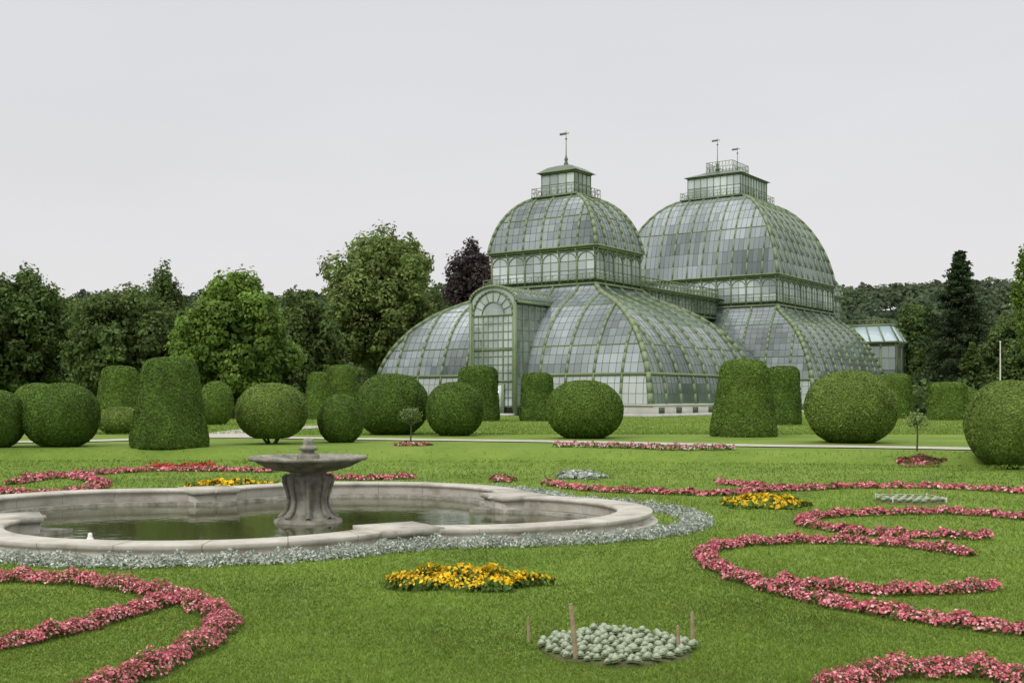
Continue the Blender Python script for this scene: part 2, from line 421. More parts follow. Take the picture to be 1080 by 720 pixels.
def ribbon(label, pts, w=.26, h=.115, pal=PINK, leaf=BRZ, dens=820, ls=.0138, cat='flower bed', name='flower_ribbon', group='ribbon flower beds on the lawn'):
    x, y, z = G([p[0] for p in pts], [p[1]+0 for p in pts], .05)
    c = catmull(np.stack([x, y], 1), 14)
    length = np.linalg.norm(np.diff(c, axis=0), axis=1).sum()
    Ym = c[:, 1].mean(); sc = np.clip(Ym/10, .9, 2.6)
    root = empty(name, (c[0, 0], c[0, 1], float(terrain(c[0, 0], c[0, 1])))); root['loc0'] = tuple(root.location)
    tag(root, label, cat, group)
    n = int(length*dens*.8/sc**1.6)+20
    P, top, Nn, _ = bed_points(c, w, h, n)
    P1 = P.copy(); P1[:, 2] += top*rng.uniform(.25, 1.0, n)
    m = MB(); leaves(m, P1, rng.uniform(.6, 1.3, n)*ls*1.5*sc, Nn+.7*rng.normal(size=(n, 3)), pick(leaf, n), .65)
    m.build('leaves', M_leaf, root)
    n = int(length*dens*1.15/sc**1.6)+20
    P, top, Nn, _ = bed_points(c, w*1.02, h, n)
    P[:, 2] += top*rng.uniform(.7, 1.14, n)
    m = MB(); leaves(m, P, rng.uniform(.6, 1.25, n)*ls*sc, Nn+.45*rng.normal(size=(n, 3)), pick(pal, n), .85)
    m.build('blossoms', M_flow, root)
    return root
def clump(label, px, py, rx, ry, h=.2, pal=YEL, leaf=GRN, n=1500, ls=.025, cat='flower bed', name='flower_clump', group='flower clumps on the lawn'):
    x, y, z = [float(v) for v in G(px, py, .05)]
    sc = np.clip(y/11, .9, 2.2)
    root = empty(name, (x, y, z)); root['loc0'] = (x, y, z); tag(root, label, cat, group)
    for part, pa, mat, f0, f1, k in (('leaves', leaf, M_leaf, .2, .95, 1.6), ('blossoms', pal, M_flow, .75, 1.15, 1.0)):
        nn = int(n*(1.4 if part == 'leaves' else .8)); r = np.sqrt(rng.uniform(0, 1, nn)); a = rng.uniform(0, 6.283, nn)
        edge = 1+.18*np.sin(a*5+1)+.1*np.sin(a*11); lx = x+rx*r*edge*np.cos(a); ly = y+ry*r*edge*np.sin(a)
        lump = .72+.28*np.sin(lx*9)*np.sin(ly*9+1)
        hh = h*np.sqrt(np.clip(1-r*r*.8, .05, 1))*lump
        P = np.stack([lx, ly, terrain(lx, ly)+hh*rng.uniform(f0, f1, nn)], 1)
        m = MB(); leaves(m, P, rng.uniform(.6, 1.3, nn)*ls*k*sc, np.stack([r*np.cos(a), r*np.sin(a), np.full(nn, .8)], 1)+.5*rng.normal(size=(nn, 3)), pick(pa, nn), .7)
        m.build(part, mat, root)
    return root

ribbon('long pink ribbon bed looping left then running off the right edge', [(1100, 664), (1030, 658), (960, 648), (895, 637), (830, 623), (775, 605), (745, 588), (752, 577), (795, 571), (860, 569), (925, 571), (980, 576), (1025, 583)])
ribbon('short pink ribbon bed branching off inside the big right-hand loop', [(822, 612), (870, 617), (930, 622), (1000, 621), (1052, 617)], .22)
ribbon('pink ribbon bed hooked around a left tip above the big right-hand loop', [(1045, 565), (985, 564), (920, 561), (868, 555), (845, 549), (868, 543), (930, 540), (1000, 539), (1050, 542), (1100, 547)], .26)
ribbon('pink ribbon bed arching along the bottom right corner', [(1125, 727), (1070, 713), (1020, 705), (970, 704), (925, 709), (893, 718), (872, 731), (862, 748)], .30, .13)
ribbon('far thin pink ribbon bed crossing the lawn right of the fountain', [(578, 509), (620, 515), (690, 518), (760, 520), (810, 516), (870, 513), (950, 512), (1020, 514), (1100, 519)], .34)
ribbon('short far pink ribbon curl above the right-hand yellow clump', [(757, 508), (790, 511), (830, 515), (868, 514)], .3)
ribbon('pink ribbon bed sweeping round to the bottom left corner', [(-40, 609), (40, 609), (110, 614), (175, 626), (222, 642), (234, 656), (215, 675), (165, 700), (110, 722), (70, 745)], .28, .13)
ribbon('straight pink ribbon bed rising from the left edge to the sweeping one', [(-30, 682), (40, 670), (100, 655), (150, 640), (190, 629)], .23)
ribbon('pink ribbon curl at the left edge behind the fountain', [(-30, 514), (30, 520), (75, 518), (104, 512), (98, 505), (60, 502), (10, 509)], .42)
ribbon('long thin pink ribbon bed behind the basin at left', [(25, 502), (90, 499), (160, 495), (230, 495), (290, 496)], .48)
ribbon('pink ribbon bed glimpsed just right of the fountain bowl', [(345, 503), (380, 504), (415, 503), (437, 502)], .48)
ribbon('bright red flower strip on the far left lawn', [(160, 492), (190, 493), (222, 491)], .5, .14, RED)
ribbon('pale pink and white flower strip on top of the bank', [(585, 469.5), (640, 470.5), (700, 472), (775, 472.5)], .45, .16, [(.6, .3, .33), (.65, .5, .48), (.5, .12, .16)], GRN)
clump('pink flower patch under the right-hand small lollipop tree', 970, 478, .62, .4, .13, PINK, BRZ, 420)
clump('pink flower patch under the lollipop tree in front of glasshouse', 434, 468, .55, .45, .13, PINK, BRZ, 350)
clump('small round pink flower patch right of the fountain on far lawn', 530, 505, .28, .5, .16, PINK, BRZ, 350)
clump('yellow flower clump in the middle of the near lawn', 486, 613, .80, .40, .25, YEL, GRN, 1900, .021)
clump('yellow flower clump on the right beside the far pink ribbon', 806, 531, .72, .6, .24, YEL, GRN, 900)
clump('yellow flower clump behind the basin at left', 243, 513, 1.0, .6, .22, YEL, GRN, 800)
clump('small silver leaved patch on the far lawn above the pink ribbon', 612, 502, .55, .5, .22, SIL, SIL, 700, .028, 'border plants', 'silver_clump')
# silver border round the basin
ph = np.linspace(R(-165), R(62), 260)
x, y = qxy(ph, .44+.30*np.clip((ph+1.0)/.7, 0, 1)); ccc = np.stack([x, y], 1)
for _ in range(40): ccc[1:-1] = (ccc[:-2]+ccc[1:-1]*2+ccc[2:])/4
L = np.linalg.norm(np.diff(ccc, axis=0), axis=1).sum(); n = int(L*1250)
P, top, Nn, _ = bed_points(ccc, .43, .14, n); P[:, 2] += top*rng.uniform(.1, 1.1, n)
m = MB(); leaves(m, P, rng.uniform(.014, .034, n), Nn+.8*rng.normal(size=(n, 3)), pick(SIL, n), .4)
org = (ccc[0, 0], ccc[0, 1], 0.0)
o = m.build('silver_border', mat_attr('silver_leaves', .8, .1, 3, .2, .15), None, org); o.location = org
tag(o, 'silver leaved border wrapping the front and right of the basin', 'border plants')

# round succulent bed
def stake(pxt, pyt, pxb, pyb, label, thick=.018):
    x, y, z = [float(v) for v in G(pxb, pyb)]
    t = at(pxt, pyt, y)
    m = MB(); tube(m, [(x, y, z-.02), ((x+t[0])/2, y+.004, (z+t[2])/2), (t[0], y, t[2])], [thick*1.05, thick, thick*.85], 7)
    lathe(m, [(thick*.85, 0), (thick*.3, .012)], 7, (t[0], y, t[2]-.002))
    o = m.build('wooden_stake', M_wood, None, (x, y, z)); o.location = (x, y, z)
    tag(o, label, 'stake', 'wooden stakes around the succulent beds')
stake(557, 651, 558, 676, 'short wooden stake at the left edge of the near succulent bed', .014)
stake(602, 637, 608, 697, 'tall leaning wooden stake in front of the near succulent bed', .02)
stake(715, 660, 716, 689, 'short wooden stake at the right front of the near succulent bed', .015)
stake(730, 646, 731, 680, 'thin wooden stake at the right back of the near succulent bed', .017)
stake(937, 515, 937, 527, 'thin stake at the left of the far succulent bed', .02)
stake(985, 516, 985, 528, 'thin stake at the right of the far succulent bed', .02)
rm = MB()
for ring, (nl, tilt, L) in enumerate(((10, .15, .056), (10, .5, .054), (9, .85, .048), (7, 1.15, .040), (4, 1.4, .03))):
    for k in range(nl):
        a = 2*math.pi*(k+.5*ring)/nl; d = np.array([math.cos(a), math.sin(a), 0]); s = np.array([-d[1], d[0], 0])
        e = d*math.cos(tilt)+np.array([0, 0, math.sin(tilt)]); b0 = np.array([0, 0, .012+.008*ring])
        wv = L*.34
        V = [b0, b0+e*L*.6+s*wv+(0, 0, .004), b0+e*L, b0+e*L*.6-s*wv+(0, 0, .004), b0+e*L*.55-(0, 0, .010)]
        g = np.array([(.28, .36, .19), (.42, .50, .32), (.52, .59, .43), (.57, .63, .48), (.59, .65, .51)][ring])
        rm.add(V, t=[(0, 1, 2), (0, 2, 3), (0, 4, 1), (1, 4, 2), (2, 4, 3), (3, 4, 0)], col=g)
RM = rm.build('rosette_plant', mat_attr('succulent', .6, .2, 12, .15, .1))
rx, ry, rz = [float(v) for v in G(650, 684)]
first = True
def ros(x, y, s, label, group):
    global first
    o = RM if first else RM.copy()
    if not first: COL.objects.link(o)
    first = False
    o.location = (x, y, float(terrain(x, y))+.024); o.scale = (s, s, s*rng.uniform(.8, 1.15)); o.rotation_euler = (rng.normal(0, .12), rng.normal(0, .12), rng.uniform(0, 6.28))
    tag(o, label, 'plant', group)
for i in range(-10, 11):
    for j in range(-10, 11):
        x = (i+.5*(j % 2))*.087; y = j*.084
        if math.hypot(x, y) < .61:
            ros(rx+x+rng.normal(0, .012), ry+y+rng.normal(0, .012), rng.uniform(.55, .95), 'pale green succulent rosette in the round near bed between stakes', 'rosettes in the near round bed')
fx, fy, fz = [float(v) for v in G(960, 529)]
for i in range(-6, 7):
    for j in range(-4, 5):
        x = (i+.5*(j % 2))*.16; y = j*.16
        if math.hypot(x, y*1.2) < .60: ros(fx+x, fy+y, 1.1, 'tiny pale rosette in the far round bed on the right', 'rosettes in the far round bed')
for nm, (x, y, r, lab) in {'a': (rx, ry, .62, 'round bare soil bed under the near succulents'), 'b': (fx, fy, .66, 'round bare soil bed under the far succulents at right')}.items():
    m = MB(); a = np.linspace(0, 6.283, 41)[:-1]; e = r*(1+.03*np.sin(a*7))
    z = float(terrain(x, y))
    V = np.vstack([np.stack([e*np.cos(a), e*np.sin(a), 0*a], 1), np.stack([e*.94*np.cos(a), e*.94*np.sin(a), 0*a+.022], 1), [[0, 0, .03]]])
    m.add(V, q=[(j, (j+1) % 40, 40+(j+1) % 40, 40+j) for j in range(40)], t=[(40+j, 40+(j+1) % 40, 80) for j in range(40)])
    o = m.build('planting_bed', M_soil); o.location = (x, y, z); tag(o, lab, 'planting bed')
m = MB(); zf = float(terrain(fx, fy)); cs = [(-.5, -.5), (.5, -.5), (.5, .5), (-.5, .5)]
for k in range(4):
    p, q = cs[k], cs[(k+1) % 4]
    bars(m, [(p[0], p[1], -.02)], [(p[0], p[1], .13)], .022); bars(m, [(p[0], p[1], .105)], [(q[0], q[1], .105)], .012)
o = m.build('bed_frame', M_plinth, None, (0, 0, 0)); o.location = (fx, fy, zf); tag(o, 'low white frame around the far succulent bed at right', 'frame')

# ------------------------------------------------------------------ topiary
DK = [(.085, .152, .024), (.102, .175, .028), (.12, .198, .033), (.072, .128, .022)]
MD = [(.105, .18, .027), (.127, .208, .033), (.152, .238, .042), (.09, .152, .024)]
YG = [(.14, .21, .035), (.17, .245, .047), (.12, .18, .032), (.20, .265, .068)]
def topiary(kind, x0, x1, yt, yb, label, pal=DK, leggy=0.0, n=None):
    gx, gy, gz = [float(v) for v in G((x0+x1)/2, yb)]
    Rr = (x1-x0)/2/F*gy; gy2 = gy+Rr*.8; Rr = (x1-x0)/2/F*gy2
    cx = ((x0+x1)/2-540)/F*gy2; gz = float(terrain(cx, gy2))
    H = EYE-(yt-HOR)/F*gy2-gz
    root = empty('topiary_'+('ball' if kind == 'ball' else 'cone'), (cx, gy2, gz)); root['loc0'] = (cx, gy2, gz)
    tag(root, label, 'topiary', 'clipped topiary around the lawn')
    if kind == 'ball':
        ph = np.linspace(-1.2, math.pi/2, 28)
        pr = np.stack([Rr*np.cos(ph)**.82, H*leggy+H*(1-leggy)*(np.sin(ph)+.932)/1.932], 1)
        pr[:, 0] = np.maximum(pr[:, 0], .001)
    else:
        top = .64 if kind == 'cone' else .84
        zz = np.array([0, .03, .10, .25, .42, .6, .75, .84, .89, .93, .965, .987, .998, 1.003])
        body = np.interp(zz, [0, .06, .9, 1], [.96, 1.0, top+.05, top]); rnd = np.array([1, 1, 1, 1, 1, 1, 1, 1, .985, .95, .86, .70, .40, 0])
        rr = body*rnd
        k = np.linspace(0, 13, 40); pr = np.stack([Rr*np.interp(k, range(14), rr), H*np.interp(k, range(14), zz)], 1)
        pr[:, 0] = np.maximum(pr[:, 0], .001)
    sd = rng.uniform(0, 6, 4)
    def lump(a, z): return 1+.012*np.sin(3*a+sd[0]+2*z)+.008*np.sin(7*a+sd[1]+4*z)+.006*np.sin(13*a+sd[2]-6*z)
    na = 40; a = np.arange(na)*2*math.pi/na; V = []
    for r, z in pr: V.append(np.stack([cx+.975*r*lump(a, z)*np.cos(a), gy2+.975*r*lump(a, z)*np.sin(a), np.full(na, gz+z*.985)], 1))
    q = [(i*na+j, i*na+(j+1) % na, (i+1)*na+(j+1) % na, (i+1)*na+j) for i in range(len(pr)-1) for j in range(na)]
    m = MB(); m.add(np.concatenate(V), q, col=np.asarray(pal[0])*.85)
    seg = np.diff(pr, axis=0); ar = np.linalg.norm(seg, axis=1)*(pr[:-1, 0]+pr[1:, 0])/2; cum = np.concatenate([[0], np.cumsum(ar)])
    area = cum[-1]*2*math.pi; ppm = F/gy2
    n = int(np.clip(area*ppm*ppm*1.3, 1800, 30000)); size = np.clip(1.2/ppm, .018, .09)
    s = rng.uniform(0, cum[-1], n); k = np.interp(s, cum, np.arange(len(pr))); r = np.interp(k, np.arange(len(pr)), pr[:, 0]); z = np.interp(k, np.arange(len(pr)), pr[:, 1])
    i = np.clip(k.astype(int), 0, len(seg)-1); nr = seg[i, 1]; nz = -seg[i, 0]
    A = rng.uniform(0, 6.283, n); rl = r*lump(A, z)*(1-.012*rng.random(n)**2)
    P = np.stack([cx+rl*np.cos(A), gy2+rl*np.sin(A), gz+z], 1); NN = unit(np.stack([nr*np.cos(A), nr*np.sin(A), nz], 1))
    ton = 1+.09*np.sin(A*9+sd[3]+z*5)*np.sin(z*7+sd[0])+.05*np.sin(A*23+z*17)
    leaves(m, P+NN*rng.uniform(-.3, .35, (n, 1))*size, rng.uniform(.6, 1.3, n)*size, NN+.33*rng.normal(size=(n, 3)), pick(pal, n, .13)*ton[:, None], .6)
    m.build('foliage', M_topi, root)
    m = MB()
    if leggy:
        for k in range(9):
            a = rng.uniform(0, 6.28); d = np.array([math.cos(a), math.sin(a), 0])*Rr
            tube(m, [(cx+d[0]*.1, gy2+d[1]*.1, gz-.02), (cx+d[0]*.3, gy2+d[1]*.3, gz+H*.15), (cx+d[0]*.55, gy2+d[1]*.55, gz+H*.35)], [.05, .04, .025], 6)
    else: tube(m, [(cx, gy2, gz-.05), (cx, gy2, gz+H*.5)], [.12, .08], 8)
    m.build('trunk', M_bark, root)
T = topiary
T('ball', -40, 26, 411, 475, 'clipped ball bush cut by the left edge of the photo')
T('ball', 25, 104, 404, 472, 'broad rounded clipped bush left of the tallest left cone', DK)
T('ball', 14, 66, 404, 448, 'clipped ball peeping over behind the broad left bush', MD)
T('cone', 138, 220, 377, 473, 'big clipped flat-topped cone in the left foreground', DK)
T('cone', 100, 152, 386, 446, 'clipped block hedge standing behind the big left cone', MD)
T('ball', 103, 150, 429, 458, 'low pale rounded bush at the left foot of the big left cone', YG)
T('ball', 210, 246, 402, 448, 'clipped ball just right behind the big left cone', MD)
T('ball', 249, 324, 404, 469, 'pale leggy clipped ball with bare stems showing at its foot', YG, .10)
T('cone', 320, 352, 392, 442, 'narrow clipped cone, left one of the pair behind the small ball', MD)
T('cone', 337, 382, 385, 441, 'wider clipped cone, right one of the pair behind the small ball', MD)
T('ball', 346, 384, 403, 436, 'low clipped mound in front of the wider paired cone', MD)
T('ball', 335, 384, 416, 467, 'small dark clipped ball beside the pale leggy one', DK)
T('ball', 375, 452, 394, 459, 'large clipped ball left of the lollipop tree below glasshouse', DK)
T('ball', 449, 510, 403, 460, 'medium clipped ball right of the lollipop tree below glasshouse', DK)
T('cylinder', 481, 527, 386, 444, 'clipped column just left of the glasshouse portal door', DK)
T('cylinder', 548, 585, 393, 444, 'clipped column just right of the glasshouse portal door', DK)
T('ball', 576, 657, 401, 463, 'wide clipped ball below the near corner of the glasshouse', MD)
T('cone', 749, 820, 379, 461, 'tall clipped flat-topped cone right of the glasshouse stone plinth', MD)
T('cylinder', 806, 845, 386, 448, 'clipped column half hidden behind the tall right cone', DK)
T('ball', 850, 945, 391, 468, 'largest bright clipped ball to the right of the glasshouse', YG)
T('cylinder', 926, 962, 394, 441, 'clipped column behind the largest bright ball', MD)
T('cylinder', 979, 1021, 403, 443, 'low clipped block on the far right lawn', MD)
T('ball', 1008, 1034, 408, 442, 'tiny clipped ball beside the low block on the far right', MD)
T('ball', 1020, 1112, 401, 486, 'pale clipped ball cut by the right edge of the photo', YG)

# ------------------------------------------------------------------ trees
def tree(name, px, yt, wpx, Y, label, pal, kind='round', base=.12, n=7000, ls=.19, cat='tree', group='trees around the garden', lumps=50, dense=1.0):
    n = int(n*2.6)
    x = (px-540)/F*Y; z0 = float(terrain(x, Y)); H = EYE-(yt-HOR)/F*Y-z0; rx = wpx/2/F*Y
    root = empty(name, (x, Y, z0)); root['loc0'] = (x, Y, z0); tag(root, label, cat, group)
    m = MB(); tr = max(.02*H, .05)
    lean = rng.normal(0, .02*H, 2)
    tube(m, [(x, Y, z0-.1), (x+lean[0]*.3, Y+lean[1]*.3, z0+H*.25), (x+lean[0], Y+lean[1], z0+H*.6), (x+lean[0]*.6, Y+lean[1], z0+H*.9)], [tr*1.3, tr, tr*.6, tr*.15], 9)
    for k in range(9 if kind == 'round' else 0):
        a = rng.uniform(0, 6.28); f = rng.uniform(max(base, .2), .7); l = rx*rng.uniform(.5, .8); d = np.array([math.cos(a), math.sin(a), 0])
        p0 = np.array([x+lean[0]*f, Y+lean[1]*f, z0+H*f])
        tube(m, [p0, p0+d*l*.5+(0, 0, l*.35), p0+d*l+(0, 0, l*.6)], [tr*.45, tr*.28, tr*.1], 6)
    m.build('trunk', M_bark, root)
    m = MB(); cz = z0+H*(base+1)/2; hz = H*(1-base)/2
    pal = np.asarray(pal)*1.12
    if kind == 'round' or kind == 'egg':
        g = (1+5**.5)/2; cen = []
        for k in range(lumps):
            zf = 1-2*(k+.5)/lumps; a = k*2*math.pi/g+rng.normal(0, .25); rr = math.sqrt(max(0, 1-zf*zf)); r = rng.uniform(.60, .86)
            p = np.array([rr*math.cos(a)*r, rr*math.sin(a)*r, zf*r])
            if kind == 'egg': p[:2] *= np.clip(1.12-.55*max(p[2], -.3), .4, 1.3)
            cen.append(p)
        cen = np.array(cen); rad = rng.uniform(.16, .31, lumps)*(1.0 if lumps < 55 else .9)
        cen[0] = (0.05, 0, .80)
        per = n//lumps
        for c, r in zip(cen, rad):
            d = sph(per); d[:, 2] = d[:, 2]*.85+.12
            wob = 1+.22*np.sin(d[:, :1]*5+r*40)*np.sin(d[:, 1:2]*5+r*70)+.15*np.sin(d[:, 2:3]*8+r*90)
            rr = r*rng.uniform(.62, 1.08, (per, 1))*wob
            P = np.array([x, Y, cz])+(c+d*rr)*np.array([rx, rx, hz])
            tone = rng.uniform(.8, 1.25)
            leaves(m, P, rng.uniform(.6, 1.3, per)*ls, d+np.array([0, 0, .25])+.5*rng.normal(size=(per, 3)), pick(pal, per, .16)*tone, .65)
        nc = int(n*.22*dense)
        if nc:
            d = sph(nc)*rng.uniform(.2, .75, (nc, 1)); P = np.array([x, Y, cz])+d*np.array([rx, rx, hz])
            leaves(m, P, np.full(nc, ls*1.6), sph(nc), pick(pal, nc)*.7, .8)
    else:
        nb = 110; per = n//nb
        for k in range(nb):
            f0 = (k+.5)/nb; f = base+(1-base)*f0
            R0 = rx*1.5*min(1, (1-f0)*1.15+.03)*rng.uniform(.5, 1.05)*(1-.25*max(0, .2-f0)/.2)
            a = k*2.4+rng.normal(0, .3); d = np.array([math.cos(a), math.sin(a), -.18])
            t = np.sqrt(rng.uniform(.02, 1, per))[:, None]
            P = np.array([x, Y, z0+H*f])+d*R0*t+rng.normal(0, 1, (per, 3))*np.array([.14, .14, .06])*rx*(1-f0*.7)
            leaves(m, P, rng.uniform(.6, 1.3, per)*ls, np.array([0, 0, 1])+.7*rng.normal(size=(per, 3)), pick(pal, per)*rng.uniform(.75, 1.25), .5)
    m.build('crown', M_leaf, root)
    return root
DG = [(.068, .105, .028), (.082, .125, .032), (.095, .14, .038)]
OG = [(.10, .145, .042), (.118, .165, .046), (.085, .125, .038)]
LG = [(.13, .205, .037), (.155, .235, .042), (.11, .18, .034)]
BG = [(.135, .19, .05), (.16, .215, .056), (.11, .16, .042), (.185, .23, .07)]
PU = [(.062, .046, .046), (.075, .056, .052), (.05, .04, .038)]
CO = [(.05, .076, .034), (.06, .09, .038), (.042, .064, .03)]
tree('leafy_tree', 26, 281, 118, 100, 'dark broad tree at the far left behind the clipped bushes', DG, base=.05, n=9000)
tree('leafy_tree', -55, 300, 110, 96, 'dark tree cropped by the left edge', DG, base=.05, n=5000)
tree('leafy_tree', 136, 304, 138, 94, 'wide olive green tree with a domed crown at left', OG, base=.03, n=10000)
tree('leafy_tree', 246, 284, 122, 88, 'bright green egg-shaped tree left of the tall airy one', LG, 'egg', base=.03, n=12000, lumps=66)
tree('leafy_tree', 173, 276, 56, 135, 'dark tree top rising between olive and bright green trees', DG, base=.1, n=4500)
tree('leafy_tree', 84, 318, 80, 140, 'dim tree behind the gap of the two leftmost crowns', DG, base=.05, n=4500)
tree('leafy_tree', 322, 304, 88, 106, 'dark green tree between the bright one and the tall airy one', OG, base=.03, n=7000)
tree('leafy_tree', 295, 316, 66, 150, 'small dim tree top behind the bright green tree', DG, base=.05, n=3500)
tree('leafy_tree', 402, 239, 136, 124, 'tallest airy tree rising left of the glasshouse', BG, base=.12, n=14000, lumps=74, ls=.23, dense=.7)
tree('copper_beech', 496, 252, 62, 165, 'dark purple leaved tree peeking over the glasshouse left shoulder', PU, base=.2, n=6000, ls=.26)
tree('leafy_tree', 456, 300, 64, 150, 'low dim tree between tall airy tree and glasshouse', DG, base=.05, n=4500)
tree('conifer', 1012, 266, 88, 132, 'tall dark conifer standing right of the glasshouse', CO, 'conifer', base=.06, n=9000, ls=.24)
tree('leafy_tree', 966, 320, 56, 150, 'dark rounded tree just left of the tall conifer', DG, base=.05, n=5000, ls=.24)
tree('leafy_tree', 925, 340, 80, 225, 'far dim tree above the glasshouse right wing', OG, base=.05, n=3500, ls=.34)
tree('leafy_tree', 1078, 332, 86, 122, 'olive tree low at the right edge', OG, base=.05, n=7000)
tree('leafy_tree', 1104, 236, 72, 92, 'light airy tall tree cropped by the right edge', LG, base=.25, n=3000, dense=.2)
tree('conifer', 1026, 362, 40, 108, 'small young conifer in front of the tall one', OG, 'conifer', base=.05, n=3000)
tree('leafy_tree', 988, 358, 56, 142, 'low dark tree under the tall conifer', DG, base=.03, n=4000)
tree('leafy_tree', 1050, 350, 70, 150, 'low dim tree right behind the tall conifer', DG, base=.03, n=4000)
def lolly(px, yt, yb, label, pal, n):
    x, y, z = [float(v) for v in G(px, yb)]; H = EYE-(yt-HOR)/F*y-z
    root = empty('lollipop_tree', (x, y, z)); root['loc0'] = (x, y, z); tag(root, label, 'tree', 'small lollipop trees')
    m = MB(); tube(m, [(x, y, z-.03), (x+.02, y, z+H*.4), (x, y, z+H*.8)], [.03, .024, .016], 7)
    for k in range(6):
        a = k*1.05; tube(m, [(x, y, z+H*.62), (x+math.cos(a)*H*.18, y+math.sin(a)*H*.18, z+H*.85)], [.012, .006], 5)
    m.build('trunk', M_bark, root)
    m = MB(); d = sph(n); r = .27*H*rng.uniform(.25, 1.12, (n, 1)); P = np.array([x, y, z+H*.74])+d*r*np.array([1.15, 1.15, .9])
    leaves(m, P, rng.uniform(.6, 1.2, n)*.042, d+.6*rng.normal(size=(n, 3)), pick(pal, n), .6); m.build('crown', M_leaf, root)
lolly(433, 428, 467, 'small lollipop tree in front of the glasshouse portal', np.asarray(OG+[(.15, .19, .09)])*1.4, 800)
lolly(967, 432, 478, 'small lollipop tree on the bank at right', [(.20, .27, .09), (.25, .32, .11), (.16, .22, .07)], 480)
m = MB()
for k in range(420):
    if k % 4: px = rng.uniform(-90, 400)
    else: px = rng.uniform(940, 1150)
    Y = rng.uniform(100, 150); x = (px-540)/F*Y; h = rng.uniform(1.5, 4.2); r = rng.uniform(1.2, 2.6); n = 140
    d = sph(n); d[:, 2] = np.abs(d[:, 2]); P = np.array([x, Y, .3])+d*np.array([r, r, h])*rng.uniform(.6, 1.05, (n, 1))
    leaves(m, P, rng.uniform(.12, .32, n), d+.6*rng.normal(size=(n, 3)), pick(DG, n)*rng.uniform(.7, 1.2), .7)
tag(m.build('shrubbery', M_leaf), 'dark undergrowth under the trees behind the topiary', 'undergrowth', kind='stuff')
p = at(1055, 405, 100); m = MB(); tube(m, [(p[0], 100, .3), (p[0], 100, EYE-(361-HOR)/F*100)], [.07, .045], 10); lathe(m, [(.05, 0), (.09, .06), (.05, .13)], 10, (p[0], 100, EYE-(361-HOR)/F*100-.02))
o = m.build('flagpole', M_white, None, (p[0], 100, .35)); o.location = (p[0], 100, .35); tag(o, 'thin white bare flagpole at the far right', 'pole')

# ------------------------------------------------------------------ palm house
TH = R(35)
PX, PY, PZ = 5.33, 112.0, .37
ph_ = empty('glasshouse', (PX, PY, PZ), -TH)
tag(ph_, 'Victorian iron and glass palm house with domed pavilions', 'greenhouse')
Z = lambda z: z-PZ
def smooth_n(a, b): return .5+.25*np.sin(a*.55+np.sin(b*.5)*1.3)+.25*np.sin(b*.8+a*.25+2)
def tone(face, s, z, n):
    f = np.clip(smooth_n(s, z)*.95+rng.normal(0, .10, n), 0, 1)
    lo, hi = {'F': ((.07, .09, .09), (.33, .37, .39)), 'L': ((.16, .19, .19), (.45, .49, .50)), 'R': ((.04, .07, .058), (.18, .23, .21)), 'B': ((.08, .115, .10), (.29, .345, .32))}[face]  # tint set per facing: reflected sky and dark trees put into the pane colour
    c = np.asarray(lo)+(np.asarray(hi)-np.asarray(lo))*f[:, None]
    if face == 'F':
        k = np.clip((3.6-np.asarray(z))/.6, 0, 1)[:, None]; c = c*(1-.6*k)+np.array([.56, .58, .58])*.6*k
    return c

